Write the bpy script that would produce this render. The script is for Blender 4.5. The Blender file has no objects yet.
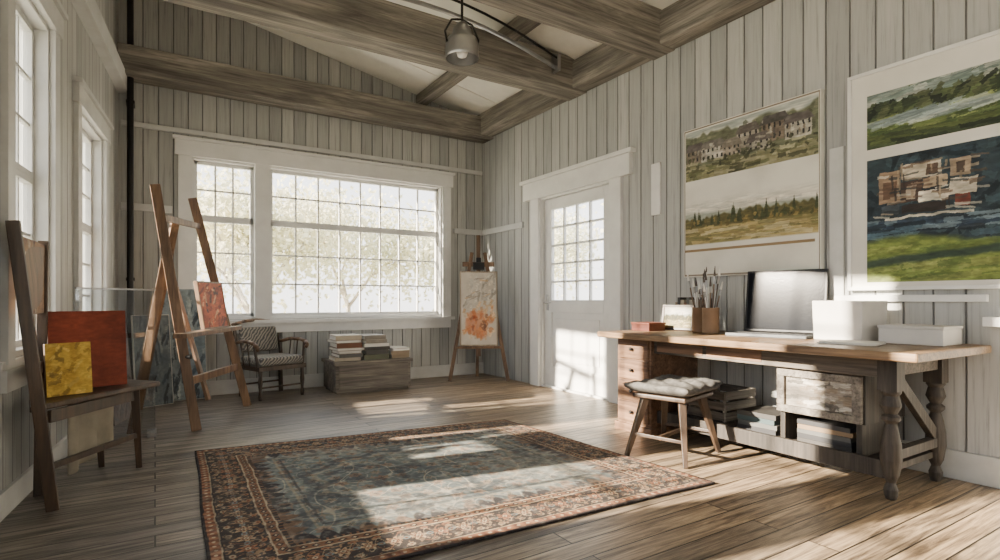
import bpy, bmesh, math, random
import numpy as np
from mathutils import Matrix, Vector
random.seed(7); np.random.seed(7)
C=bpy.context.scene.collection

# ---------------------------------------------------------------- materials
def s2l(c):
    return tuple((x/12.92 if x<=.04045 else ((x+.055)/1.055)**2.4) for x in c)
def newmat(name):
    m=bpy.data.materials.new(name); m.use_nodes=True
    nt=m.node_tree; b=nt.nodes['Principled BSDF']
    return m,nt,b
def N(nt,t,**k):
    n=nt.nodes.new(t)
    for a,v in k.items(): setattr(n,a,v)
    return n
def math_(nt,op,a,b=None):
    n=N(nt,'ShaderNodeMath',operation=op)
    for i,v in enumerate((a,b)):
        if v is None: continue
        if isinstance(v,(int,float)): n.inputs[i].default_value=v
        else: nt.links.new(v,n.inputs[i])
    return n.outputs[0]
def mixc(nt,f,a,b,mode='MIX'):
    n=N(nt,'ShaderNodeMix',data_type='RGBA',blend_type=mode)
    for i,v in ((0,f),(6,a),(7,b)):
        if isinstance(v,(int,float)): n.inputs[i].default_value=v
        elif isinstance(v,tuple): n.inputs[i].default_value=(*v,1)
        else: nt.links.new(v,n.inputs[i])
    return n.outputs[2]
def noise(nt,vec,scale,detail=6,rough=.6,dist=0):
    n=N(nt,'ShaderNodeTexNoise'); n.inputs['Scale'].default_value=scale
    n.inputs['Detail'].default_value=detail; n.inputs['Roughness'].default_value=rough
    n.inputs['Distortion'].default_value=dist
    nt.links.new(vec,n.inputs['Vector']); return n.outputs['Fac']
def mapping(nt,scale,coord='Object'):
    tc=N(nt,'ShaderNodeTexCoord'); mp=N(nt,'ShaderNodeMapping')
    mp.inputs['Scale'].default_value=scale
    nt.links.new(tc.outputs[coord],mp.inputs['Vector']); return mp.outputs[0]
def ramp(nt,f,stops):
    r=N(nt,'ShaderNodeValToRGB'); e=r.color_ramp.elements
    while len(e)<len(stops): e.new(.5)
    for i,(p,c) in enumerate(stops): e[i].position=p; e[i].color=(*c,1)
    nt.links.new(f,r.inputs[0]); return r.outputs[0]
def bump(nt,b,h,strength,dist=.01):
    n=N(nt,'ShaderNodeBump'); n.inputs['Strength'].default_value=strength
    n.inputs['Distance'].default_value=dist
    nt.links.new(h,n.inputs['Height']); nt.links.new(n.outputs[0],b.inputs['Normal'])
def wood(name,c1,c2,axis='z',sc=9,rough=.6,bs=.3,gk=.5):
    m,nt,b=newmat(name); s=[sc]*3; s['xyz'.index(axis)]=sc*.09
    v=mapping(nt,s); f=noise(nt,v,1.6,9,.65,.6)
    s2=[60]*3; s2['xyz'.index(axis)]=2
    f2=noise(nt,mapping(nt,s2),1,5,.65)
    mid=tuple((a+c)/2 for a,c in zip(c1,c2))
    col=ramp(nt,f,[(.32,s2l(c1)),(.5,s2l(mid)),(.68,s2l(c2))])
    g2=ramp(nt,f2,[(.36,(.35,.34,.33)),(.52,(1,1,1)),(.7,(1.15,1.15,1.15))])
    col=mixc(nt,gk,col,mixc(nt,1.0,col,g2,'MULTIPLY'))
    nt.links.new(col,b.inputs['Base Color']); b.inputs['Roughness'].default_value=rough
    bump(nt,b,f2,bs,.004); return m
def paint(name,c,rough=.5,var=.12,metal=0,sc=5,spec=.5):
    m,nt,b=newmat(name)
    f=noise(nt,mapping(nt,(sc,)*3),1,7)
    lo=tuple(x*(1-var) for x in c)
    nt.links.new(ramp(nt,f,[(.3,s2l(lo)),(.7,s2l(c))]),b.inputs['Base Color'])
    b.inputs['Roughness'].default_value=rough; b.inputs['Metallic'].default_value=metal
    b.inputs['Specular IOR Level'].default_value=spec
    bump(nt,b,noise(nt,mapping(nt,(90,)*3),1,3),.08,.002)
    return m
def boards(name,base,pitch=.15,groove=.03,dark=.25):
    m,nt,b=newmat(name)
    tc=N(nt,'ShaderNodeTexCoord'); sp=N(nt,'ShaderNodeSeparateXYZ')
    nt.links.new(tc.outputs['Object'],sp.inputs[0])
    x=math_(nt,'MULTIPLY',sp.outputs[0],1/pitch)
    fr=math_(nt,'ABSOLUTE',math_(nt,'SUBTRACT',math_(nt,'FRACT',x),.5))
    mr=N(nt,'ShaderNodeMapRange',interpolation_type='SMOOTHSTEP')
    nt.links.new(fr,mr.inputs[0]); mr.inputs[1].default_value=.5-groove*1.6; mr.inputs[2].default_value=.5-groove*.3
    mask=mr.outputs[0]
    wn=N(nt,'ShaderNodeTexWhiteNoise',noise_dimensions='1D')
    nt.links.new(math_(nt,'FLOOR',x),wn.inputs['W'])
    gr=noise(nt,mapping(nt,(45,45,1.6)),1,8,.7,.4)
    bl=noise(nt,mapping(nt,(1.2,1.2,.9)),1,5)
    c=s2l(base)
    k=lambda q:tuple(v*q for v in c)
    col=ramp(nt,gr,[(.30,k(.53)),(.46,k(.93)),(.75,k(1.13))])
    col=mixc(nt,.7,col,mixc(nt,wn.outputs[0],(.68,.69,.705),(1.17,1.165,1.155)),'MULTIPLY')
    col=mixc(nt,.5,col,mixc(nt,bl,(.73,.735,.745),(1.24,1.235,1.22)),'MULTIPLY')
    col=mixc(nt,math_(nt,'MULTIPLY',mask,1-dark),col,k(.08))
    nt.links.new(col,b.inputs['Base Color']); b.inputs['Roughness'].default_value=.5
    h=math_(nt,'SUBTRACT',math_(nt,'MULTIPLY',gr,.14),mask)
    bump(nt,b,h,.9,.012)
    return m
def floor_mat():
    m,nt,b=newmat('floor_planks')
    v=mapping(nt,(1,1,1))
    br=N(nt,'ShaderNodeTexBrick',offset=.37,offset_frequency=2)
    nt.links.new(v,br.inputs['Vector'])
    br.inputs['Color1'].default_value=(.0,.0,.0,1); br.inputs['Color2'].default_value=(1,1,1,1)
    br.inputs['Mortar'].default_value=(0,0,0,1); br.inputs['Scale'].default_value=1
    br.inputs['Mortar Size'].default_value=.004; br.inputs['Mortar Smooth'].default_value=.3
    br.inputs['Brick Width'].default_value=2.3; br.inputs['Row Height'].default_value=.125
    tc=N(nt,'ShaderNodeTexCoord'); va=N(nt,'ShaderNodeVectorMath',operation='MULTIPLY_ADD')
    nt.links.new(br.outputs['Color'],va.inputs[0]); va.inputs[1].default_value=(7,3,5); nt.links.new(tc.outputs['Object'],va.inputs[2])
    mp=N(nt,'ShaderNodeMapping'); mp.inputs['Scale'].default_value=(2.0,30,1); nt.links.new(va.outputs[0],mp.inputs['Vector'])
    g=noise(nt,mp.outputs[0],1,10,.72,.9)
    mp2=N(nt,'ShaderNodeMapping'); mp2.inputs['Scale'].default_value=(3,120,1); nt.links.new(va.outputs[0],mp2.inputs['Vector'])
    g3=noise(nt,mp2.outputs[0],1,4,.6,.3)
    g2=noise(nt,mapping(nt,(.7,.9,1)),1.5,5)
    col=ramp(nt,g,[(.32,s2l((.20,.18,.165))),(.44,s2l((.44,.40,.36))),(.56,s2l((.62,.57,.51))),(.70,s2l((.75,.695,.62)))])
    tint=mixc(nt,br.outputs['Color'],(.57,.59,.62),(1.20,1.15,1.08))
    col=mixc(nt,.9,col,tint,'MULTIPLY')
    col=mixc(nt,.6,col,mixc(nt,g2,(.62,.64,.67),(1.36,1.32,1.25)),'MULTIPLY')
    col=mixc(nt,.5,col,mixc(nt,1.0,col,ramp(nt,g3,[(.38,(.28,.27,.26)),(.52,(1,1,1))]),'MULTIPLY'))
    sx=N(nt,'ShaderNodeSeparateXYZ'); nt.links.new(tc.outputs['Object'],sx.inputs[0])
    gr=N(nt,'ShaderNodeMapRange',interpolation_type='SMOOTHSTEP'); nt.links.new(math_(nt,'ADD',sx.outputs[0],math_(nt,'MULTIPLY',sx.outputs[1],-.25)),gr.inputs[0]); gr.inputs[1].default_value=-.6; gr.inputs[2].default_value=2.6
    col=mixc(nt,1.0,col,mixc(nt,gr.outputs[0],(.74,.78,.83),(1.18,1.06,.88)),'MULTIPLY')  # shaded cool left to sunlit warm right, painted into the plank colour
    col=mixc(nt,br.outputs['Fac'],col,(.012,.01,.008))
    nt.links.new(col,b.inputs['Base Color'])
    rr=N(nt,'ShaderNodeMapRange'); nt.links.new(g,rr.inputs[0]); rr.inputs[3].default_value=.46; rr.inputs[4].default_value=.30
    nt.links.new(rr.outputs[0],b.inputs['Roughness'])
    bump(nt,b,math_(nt,'SUBTRACT',math_(nt,'MULTIPLY',g,.35),br.outputs['Fac']),.6,.006)
    return m
def vcol(name,rough=.8,bs=.3,bsc=300):
    m,nt,b=newmat(name)
    a=N(nt,'ShaderNodeAttribute',attribute_name='Col')
    nt.links.new(a.outputs['Color'],b.inputs['Base Color']); b.inputs['Roughness'].default_value=rough
    b.inputs['Specular IOR Level'].default_value=.3
    bump(nt,b,noise(nt,mapping(nt,(bsc,)*3),1,3),bs,.003)
    return m
def glass(name,tint=(1,1,1),fac=.06):
    m=bpy.data.materials.new(name); m.use_nodes=True; nt=m.node_tree; nt.nodes.clear()
    o=N(nt,'ShaderNodeOutputMaterial'); t=N(nt,'ShaderNodeBsdfTransparent'); g=N(nt,'ShaderNodeBsdfGlossy')
    mx=N(nt,'ShaderNodeMixShader'); t.inputs[0].default_value=(*tint,1); g.inputs['Roughness'].default_value=.03
    mx.inputs[0].default_value=fac
    nt.links.new(t.outputs[0],mx.inputs[1]); nt.links.new(g.outputs[0],mx.inputs[2]); nt.links.new(mx.outputs[0],o.inputs[0])
    return m

WALL=boards('board_wall',(.695,.70,.69))
WALLB=boards('board_wall_back',(.68,.685,.672),.13)
TRIM=paint('trim_paint',(.79,.795,.785),.45,.1)
WHITE=paint('white_paint',(.89,.89,.88),.4,.06)
CEIL=paint('ceiling_paint',(.95,.94,.905),.7,.05)
BEAM=wood('weathered_beam',(.31,.295,.275),(.62,.595,.555),'x',7,.75,.8,.7)
BEAMY=wood('weathered_beam_y',(.31,.295,.275),(.62,.595,.555),'y',7,.75,.8,.7)
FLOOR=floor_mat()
EASEL=wood('easel_wood',(.31,.225,.16),(.56,.44,.33),'z',9,.5)
DARKW=wood('dark_wood',(.16,.125,.10),(.33,.255,.19),'z',9,.45)
DESKT=wood('desk_top_wood',(.34,.26,.18),(.58,.465,.335),'y',8,.45,.3,.7)
DESKG=wood('desk_grey_wood',(.12,.107,.096),(.29,.26,.23),'z',12,.65,.6,.7)
DESKGY=wood('desk_grey_wood_y',(.19,.17,.15),(.45,.41,.365),'y',9,.65,.6,.85)
DESKD=wood('desk_drawer_wood',(.28,.195,.14),(.54,.41,.31),'y',8,.5,.4,.7)
CRATE=wood('crate_wood',(.29,.27,.25),(.56,.53,.485),'x',8,.7,.6,.8)
METAL=paint('brushed_metal',(.64,.64,.64),.32,.15,.85)
BLACK=paint('black_metal',(.06,.06,.065),.45,.2,.3)
GREYE=wood('pale_easel_wood',(.48,.43,.37),(.72,.66,.58),'z',9,.6)
PAPER=paint('paper_white',(.88,.87,.84),.7,.05)
GLASS=glass('window_glass')
ACR=glass('acrylic',(.87,.90,.92),.12)
VC=vcol('painted_canvas',.6,.5,160)
VRUG=vcol('rug_wool',.95,.6,420)

# ---------------------------------------------------------------- mesh builder
class MB:
    def __init__(s): s.bm=bmesh.new()
    def box(s,c,size,R=None):
        M=Matrix.Translation(c)@((R.to_4x4() if R else Matrix()))@Matrix.Diagonal((*size,1))
        bmesh.ops.create_cube(s.bm,size=1,matrix=M); return s
    def b(s,x0,x1,y0,y1,z0,z1):
        return s.box(((x0+x1)/2,(y0+y1)/2,(z0+z1)/2),(abs(x1-x0),abs(y1-y0),abs(z1-z0)))
    def beam(s,p1,p2,w,d=None,w2=None,up=(0,0,1)):
        p1=Vector(p1);p2=Vector(p2);d=d or w; z=(p2-p1).normalized(); u=Vector(up)
        if abs(z.dot(u))>.97: u=Vector((0,1,0))
        x=u.cross(z).normalized(); y=z.cross(x); k=(w2/w) if w2 else 1
        vs=[]
        for p,q in ((p1,1),(p2,k)):
            for a,b_ in ((-1,-1),(1,-1),(1,1),(-1,1)):
                vs.append(s.bm.verts.new(p+x*a*w/2*q+y*b_*d/2*q))
        for f in ((3,2,1,0),(4,5,6,7),(0,1,5,4),(1,2,6,5),(2,3,7,6),(3,0,4,7)):
            s.bm.faces.new([vs[i] for i in f])
        return s
    def cyl(s,p1,p2,r1,r2=None,seg=16):
        p1=Vector(p1);p2=Vector(p2);r2=r1 if r2 is None else r2
        z=(p2-p1); R=z.to_track_quat('Z','Y').to_matrix().to_4x4()
        M=Matrix.Translation((p1+p2)/2)@R
        bmesh.ops.create_cone(s.bm,cap_ends=True,segments=seg,radius1=max(r1,1e-4),radius2=max(r2,1e-4),depth=z.length,matrix=M)
        return s
    def lathe(s,c,prof,seg=24,sq=None):
        rings=[]
        for r,z in prof:
            rings.append([s.bm.verts.new((c[0]+r*math.cos(2*math.pi*i/seg),c[1]+r*math.sin(2*math.pi*i/seg),c[2]+z)) for i in range(seg)])
        for a,b_ in zip(rings,rings[1:]):
            for i in range(seg):
                s.bm.faces.new((a[i],a[(i+1)%seg],b_[(i+1)%seg],b_[i]))
        return s
    def tube(s,pts,r,seg=8):
        for a,b_ in zip(pts,pts[1:]): s.cyl(a,b_,r,r,seg)
        return s
    def done(s,name,mat,parent=None,world=False,bevel=.003,smooth=False,label=None,M=None,shift=True,sub=0):
        bm=s.bm; bmesh.ops.recalc_face_normals(bm,faces=bm.faces)
        c=Vector((0,0,0))
        if shift:
            lo=Vector([min(v.co[i] for v in bm.verts) for i in range(3)]); hi=Vector([max(v.co[i] for v in bm.verts) for i in range(3)])
            c=(lo+hi)/2; bmesh.ops.translate(bm,verts=bm.verts,vec=-c)
        me=bpy.data.meshes.new(name); bm.to_mesh(me); bm.free()
        me.materials.append(mat)
        if smooth:
            for p in me.polygons: p.use_smooth=True
        o=bpy.data.objects.new(name,me); C.objects.link(o)
        o.location=c
        if M is not None: o.matrix_world=M@Matrix.Translation(c)
        if parent:
            o.parent=parent
            if world: o.matrix_parent_inverse=parent.matrix_basis.inverted()
        if bevel:
            md=o.modifiers.new('bevel','BEVEL'); md.width=bevel; md.segments=2; md.limit_method='ANGLE'
        if label: o['label']=label
        return o
def thing(name,label,cat,loc,R=None,group=None,scale=1):
    e=bpy.data.objects.new(name,None); C.objects.link(e); e.empty_display_size=.1
    M=Matrix.Translation(loc)
    if R: M=M@R.to_4x4()
    if scale!=1: M=M@Matrix.Scale(scale,4)
    e.matrix_basis=M; e['label']=label; e['category']=cat
    if group: e['group']=group
    return e
def tag(o,label,cat,group=None):
    o['label']=label; o['category']=cat
    if group: o['group']=group
    return o
def st(o): o['kind']='structure'; return o
def rz(a): return Matrix.Rotation(a,3,'Z')
def yaw(fx,fy): return rz(math.atan2(-fx,fy))

# ---------------------------------------------------------------- frames of walls
XR=3.80; YB=6.49
LX,LY=-.3,YB
k=math.hypot(.0959,1); ldx,ldy=-.0959/k,-1/k
def frame(o,x):
    x=Vector((*x,0)); z=Vector((0,0,1)); y=z.cross(x)
    M=Matrix.Identity(4)
    for i in range(3): M[i][0]=x[i]; M[i][1]=y[i]; M[i][2]=z[i]
    M[0][3],M[1][3]=o; return M
MR=frame((XR,0),(0,1)); MBk=frame((XR,YB),(-1,0)); ML=frame((LX,LY),(ldx,ldy)); MF=frame((-1.3,-1.5),(1,0))
T=.18
def wall(name,M,s0,s1,h,ops,mat):
    ss=sorted({s0,s1,*[o[0] for o in ops],*[o[1] for o in ops]}); zs=sorted({0,h,*[o[2] for o in ops],*[o[3] for o in ops]})
    mb=MB()
    for a,b_ in zip(ss,ss[1:]):
        for c,d in zip(zs,zs[1:]):
            hit=any(o[0]<=(a+b_)/2<=o[1] and o[2]<=(c+d)/2<=o[3] for o in ops)
            if not hit: mb.b(a,b_,-T,0,c,d)
    bmesh.ops.remove_doubles(mb.bm,verts=mb.bm.verts,dist=1e-5)
    return st(mb.done(name,mat,M=M,shift=False,bevel=0))
def window(name,M,s0,s1,z0,z1,sashes,casing=.11,head=.15,ext=.05,divs=(),fmat=None):
    mb=MB(); yb=-.09
    mb.b(s0,s0+.03,-T,0.0,z0,z1); mb.b(s1-.03,s1,-T,0.0,z0,z1); mb.b(s0,s1,-T,0.0,z1-.03,z1); mb.b(s0,s1,-T,0.0,z0,z0+.03)
    if casing:
        mb.b(s0-casing,s0+.01,0,.03,z0-.02,z1); mb.b(s1-.01,s1+casing,0,.03,z0-.02,z1)
        mb.b(s0-casing-.03,s1+casing+.03,0,.04,z1-.01,z1+head); mb.b(s0-casing-.05,s1+casing+.05,0,.06,z1+head,z1+head+.03)
        mb.b(s0-casing-.04,s1+casing+.04,-.02,ext+.02,z0-.045,z0-.005); mb.b(s0-casing,s1+casing,0,.025,z0-.15,z0-.045)
    for (a,b_) in divs: mb.b(a,b_,-T,.028,z0,z1)
    g=MB()
    for (a,b_,c,d,nc,nr) in sashes:
        f=.035
        mb.b(a,a+f,yb-.02,yb+.025,c,d); mb.b(b_-f,b_,yb-.02,yb+.025,c,d); mb.b(a,b_,yb-.02,yb+.025,c,c+f); mb.b(a,b_,yb-.02,yb+.025,d-f,d)
        ia,ib,ic,id_=a+f,b_-f,c+f,d-f
        for i in range(1,nc):
            x=ia+(ib-ia)*i/nc; mb.b(x-.009,x+.009,yb-.012,yb+.015,ic,id_)
        for i in range(1,nr):
            z=ic+(id_-ic)*i/nr; mb.b(ia,ib,yb-.012,yb+.015,z-.009,z+.009)
        g.b(ia,ib,yb-.002,yb+.002,ic,id_)
    o=st(mb.done(name,fmat or WHITE,M=M,shift=False,bevel=.002))
    gl=g.done('glass_pane',GLASS,M=M,shift=False,bevel=0)
    gl.parent=o; gl.matrix_parent_inverse=M.inverted()
    return o

# back wall: s = XR - x
bw=(XR-3.19,XR-.31,.79,2.49)
wall('wall_back',MBk,-T,4.15,4.55,[bw],WALLB)
s0,s1=bw[0],bw[1]; d0,d1=XR-1.08,XR-.92
window('window_1',MBk,s0,s1,.79,2.49,[(s0+.03,d0,.82,1.86,8,3),(s0+.03,d0,1.86,2.46,8,2),(d1,s1-.03,.82,1.86,3,3),(d1,s1-.03,1.86,2.46,3,2)],divs=[(d0,d1)])
# left wall : s from corner
def ls(y): return (YB-y)*k
lw=[(ls(5.70),ls(4.80),.72,2.36),(ls(4.15),ls(3.44),.72,2.60),(ls(3.12),ls(2.25),.55,2.92),(ls(1.85),ls(.30),.85,2.92),(ls(-.1),ls(-1.2),.3,2.62)]  # unseen openings nearer the camera are added and sized to place sun patches
wall('wall_left',ML,-T,8.1,4.55,lw,WALLB)
wn_=[2,3,4,5,7]
for i,o in enumerate(lw):
    a,b_,c,d=o; m=c+(d-c)*.52
    if i<2: sh=[(a+.03,b_-.03,c+.03,m,3,3),(a+.03,b_-.03,m,d-.03,3,3)]
    else:
        n=2 if i==3 else 1; w_=(b_-a-.06)/n; sh=[(a+.03+w_*j,a+.03+w_*(j+1),c+.03,d-.03,3,5) for j in range(n)]
    window('window_%d'%wn_[i],ML,a,b_,c,d,sh,casing=.09,head=.12,ext=.0,fmat=TRIM)
wall('wall_right',MR,-1.5,YB,3.42,[(3.98,5.17,-.01,2.19)],WALL)
wall('wall_front',MF,0,5.1,4.55,[(1.6,3.6,.9,2.4)],WALLB)
window('window_6',MF,1.6,3.6,.9,2.4,[(1.63,2.6,.93,2.37,3,4),(2.6,3.57,.93,2.37,3,4)])
# floor / ceiling
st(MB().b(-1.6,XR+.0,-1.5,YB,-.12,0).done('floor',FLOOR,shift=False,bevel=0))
def cz(x): return 3.42+(XR-x)*.2
mb=MB(); v=[]
for x in (XR+.2,-1.6):
    for y in (-1.7,YB+.2):
        for t in (0,.15): v.append(mb.bm.verts.new((x,y,cz(x)+t)))
for f in ((0,2,6,4),(1,5,7,3),(0,1,3,2),(4,6,7,5),(0,4,5,1),(2,3,7,6)): mb.bm.faces.new([v[i] for i in f])
st(mb.done('ceiling',CEIL,shift=False,bevel=0))
mb=MB()
for y in (5.85,5.25,4.0,2.6,2.0,1.4): mb.beam((XR-.1,y,cz(XR-.1)-.004),(-.8,y,cz(-.8)-.004),.05,.012)
st(mb.done('trim_1',CEIL,bevel=0))
# beams
g='weathered ceiling beams'
def beam(x0,x1,y0,y1,z0,z1,mat,label):
    o=MB().b(x0,x1,y0,y1,z0,z1).done('ceiling_beam',mat,bevel=.012); tag(o,label,'beam',g); return o
beam(-.3,XR,6.2,6.47,3.13,3.40,BEAM,'weathered grey wooden tie beam against the gable wall')
beam(-.5,XR,4.34,4.64,3.15,3.48,BEAM,'thick weathered grey wooden beam crossing the ceiling')
beam(-.6,XR,3.2,3.45,3.15,3.46,BEAM,'weathered grey wooden beam carrying the hanging lamp')
beam(-.9,XR,1.2,1.45,3.15,3.46,BEAM,'weathered grey wooden beam crossing the ceiling')
beam(XR-.2,XR-.001,-1.49,YB,3.16,3.44,BEAMY,'long weathered beam along the top of the panelled wall')
beam(2.8,2.92,-1.49,YB-.02,3.46,3.60,BEAMY,'slim wooden purlin running under the white ceiling')
# trims
t=2
def trimb(M,a,b_,y0,y1,z0,z1,mat=TRIM,name=None):
    global t
    if name is None: name='trim_%d'%t; t+=1
    return st(MB().b(a,b_,y0,y1,z0,z1).done(name,mat,M=M,bevel=.003))
trimb(MBk,0.02,s0-.16,0,.025,1.88,1.95)
trimb(MBk,s1+.16,4.08,0,.025,1.88,1.95)
trimb(MR,5.50,YB-.02,0,.025,1.88,1.95)
trimb(ML,.03,7.9,0,.09,3.0,3.16)
trimb(MBk,.02,4.08,0,.03,2.70,2.75)
trimb(MR,3.36,3.46,0,.02,1.76,2.22,WHITE)
trimb(MR,1.10,1.86+.02,0,.035,.99,1.03,WHITE)
trimb(MR,-1.4,1.10,0,.10,.86,.91,WHITE)
trimb(MR,1.83,1.92,0,.015,1.03,2.0,TRIM)
trimb(MBk,0,4.1,0,.02,0,.15,TRIM,'baseboard_back')
trimb(ML,.03,7.9,0,.02,0,.12,TRIM,'baseboard_left')
trimb(MR,-1.4,3.80,0,.022,0,.16,TRIM,'baseboard_right')
# door casing
mb=MB(); mb.b(3.83,3.99,0,.035,0,2.19); mb.b(5.16,5.32,0,.035,0,2.19); mb.b(3.70,5.45,0,.05,2.18,2.38); mb.b(3.66,5.49,0,.075,2.38,2.42)
mb.b(3.98,4.01,-T,0,0,2.19); mb.b(5.14,5.17,-T,0,0,2.19); mb.b(3.98,5.17,-T,0,2.16,2.19); mb.b(3.98,5.17,-T,0.0,-.01,.02)
st(mb.done('trim_%d'%t,WHITE,M=MR,bevel=.003))
# door
mb=MB(); a,b_=4.015,5.135; y0,y1=-.085,-.04; sw=.13
mb.b(a,a+sw,y0,y1,.02,2.155); mb.b(b_-sw,b_,y0,y1,.02,2.155); mb.b(a+sw,b_-sw,y0,y1,2.03,2.155); mb.b(a+sw,b_-sw,y0,y1,.02,.24); mb.b(a+sw,b_-sw,y0,y1,.86,1.0)
mb.b(a+sw,b_-sw,y0+.015,y1-.015,.24,.86)
mb.b(a+sw+.07,b_-sw-.07,y0+.008,y1-.006,.31,.79)
for i in (1,2,3): x=a+sw+(b_-a-2*sw)*i/4; mb.b(x-.011,x+.011,y0+.008,y1-.005,1.0,2.03)
for i in (1,2,3,4): z=1.0+1.03*i/5; mb.b(a+sw,b_-sw,y0+.008,y1-.005,z-.011,z+.011)
door=st(mb.done('door_1',WHITE,M=MR,shift=False,bevel=.003))
o=MB().b(a+sw,b_-sw,-.066,-.06,1.0,2.03).done('glass_pane',GLASS,M=MR,shift=False,bevel=0); o.parent=door; o.matrix_parent_inverse=MR.inverted()
mb=MB(); mb.b(5.05,5.09,-.04,-.034,.88,1.06); mb.cyl((5.07,-.04,.97),(5.07,.015,.97),.009); mb.cyl((5.075,.012,.97),(4.96,.012,.97),.009)
o=mb.done('door_handle',METAL,M=MR,shift=False,bevel=0,smooth=False); o.parent=door; o.matrix_parent_inverse=MR.inverted()
# black pole in corner
mb=MB(); mb.cyl((-.20,6.34,.0),(-.20,6.34,3.9),.028); mb.cyl((-.20,6.34,0),(-.20,6.34,.02),.06)
for z in (1.2,2.9): mb.b(-.235,-.165,6.33,6.489,z-.015,z+.015)
tag(mb.done('vertical_pipe',BLACK,bevel=0),'black metal pipe running up the corner of the room','pipe')

# ---------------------------------------------------------------- noise helpers / coloured grids
def h2(ix,iy,seed):
    v=np.sin(ix*127.1+iy*311.7+seed*74.7)*43758.5453
    return v-np.floor(v)
def vn(x,y,seed=0):
    ix=np.floor(x);iy=np.floor(y);fx=x-ix;fy=y-iy;fx=fx*fx*(3-2*fx);fy=fy*fy*(3-2*fy)
    a=h2(ix,iy,seed);b_=h2(ix+1,iy,seed);c=h2(ix,iy+1,seed);d=h2(ix+1,iy+1,seed)
    return a+(b_-a)*fx+(c-a)*fy+(a-b_-c+d)*fx*fy
def fbm(x,y,seed=0,o=5):
    s=0;am=.5
    for i in range(o): s=s+am*vn(x*2**i,y*2**i,seed+i*13); am*=.5
    return s
def mixn(a,b_,t):
    t=np.clip(t,0,1)[:,None]; return np.asarray(a)*(1-t)+np.asarray(b_)*t
def sm(x,a,b_):
    t=np.clip((x-a)/(b_-a),0,1); return t*t*(3-2*t)
def gridobj(name,nx,ny,pos,col,mat):
    u,v=np.meshgrid(np.linspace(0,1,nx),np.linspace(0,1,ny)); u=u.ravel();v=v.ravel()
    P=pos(u,v).astype(np.float32); me=bpy.data.meshes.new(name)
    i=np.arange(nx-1);j=np.arange(ny-1); I,J=np.meshgrid(i,j); b0=(J*nx+I).ravel()
    F=np.stack([b0,b0+1,b0+1+nx,b0+nx],1).astype(np.int32)
    me.vertices.add(len(P)); me.vertices.foreach_set('co',P.ravel())
    me.loops.add(F.size); me.loops.foreach_set('vertex_index',F.ravel())
    me.polygons.add(len(F)); me.polygons.foreach_set('loop_start',np.arange(0,F.size,4,dtype=np.int32))
    me.update(calc_edges=True); me.validate()
    c=np.clip(col(u,v),0,1); c=np.where(c<=.04045,c/12.92,((c+.055)/1.055)**2.4)
    at=me.color_attributes.new('Col','FLOAT_COLOR','POINT')
    at.data.foreach_set('color',np.concatenate([c,np.ones((len(c),1))],1).astype(np.float32).ravel())
    me.materials.append(mat)
    for p in me.polygons: p.use_smooth=True
    o=bpy.data.objects.new(name,me); C.objects.link(o); return o

def painting(label,loc,f,lean,w,h,fn,fmat,fr=.02,dep=.03,res=140,name='painting',proud=.006,cat='painting'):
    R=(yaw(*f).to_4x4()@Matrix.Rotation(lean,4,'X')).to_3x3()
    e=thing(name,label,cat,loc,R)
    asp=h/w
    o=gridobj('canvas',int(res),int(max(20,res*asp)),lambda u,v:np.stack([w/2-fr-(w-2*fr)*u, np.full_like(u,dep/2+.001), fr+(h-2*fr)*v],1),fn,VC); o.parent=e
    mb=MB()
    if fr>.004:
        y0,y1=-dep/2,dep/2+proud
        mb.b(-w/2,w/2,y0,y1,0,fr).b(-w/2,w/2,y0,y1,h-fr,h).b(-w/2,-w/2+fr,y0,y1,fr,h-fr).b(w/2-fr,w/2,y0,y1,fr,h-fr)
        mb.b(-w/2+fr,w/2-fr,-dep/2,dep/2-.002,fr,h-fr)
        mb.done('frame',fmat,e,bevel=.002)
    else:
        mb.b(-w/2,w/2,-dep/2,dep/2,0,h); mb.done('stretcher',fmat,e,bevel=.002)
    return e

# --- painting colour functions (u left->right, v bottom->top), built from dabs and strokes
def brush(c,u,v,seed,k=.4,sx=14,sy=45):
    n=fbm(u*sx+3*fbm(u*4,v*4,seed+3),v*sy,seed,4); return c*(1-k/2+k*n[:,None]*1.15)
def strokes(c,u,v,n,reg,pal,ln,wd,ang,seed,asp=1.0,alpha=.85,spread=.25):
    rr=random.Random(seed); rag=fbm(u*60,v*60,seed+1,3); str_=fbm(u*25,v*90,seed+2,3)
    for i in range(n):
        cx=rr.uniform(reg[0],reg[1]); cy=rr.uniform(reg[2],reg[3]); a=ang+rr.uniform(-spread,spread); l=ln*rr.uniform(.5,1.3); w_=wd*rr.uniform(.6,1.3)
        col=np.asarray(pal[rr.randrange(len(pal))])*rr.uniform(.85,1.12)
        m0=(np.abs(u-cx)<l+w_)&(np.abs(v-cy)<(l+w_)/asp)
        if not m0.any(): continue
        du=u[m0]-cx; dv=(v[m0]-cy)*asp
        p=du*math.cos(a)+dv*math.sin(a); q=-du*math.sin(a)+dv*math.cos(a)+.15*w_*np.sin(p/l*5+i)
        m=(np.abs(p)<l*(.8+.4*rag[m0]))&(np.abs(q)<w_*(.55+.9*rag[m0]))
        idx=np.where(m0)[0][m]; c[idx]=c[idx]*(1-alpha)+alpha*col[None]*(.78+.45*str_[idx])[:,None]
    return c
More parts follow.
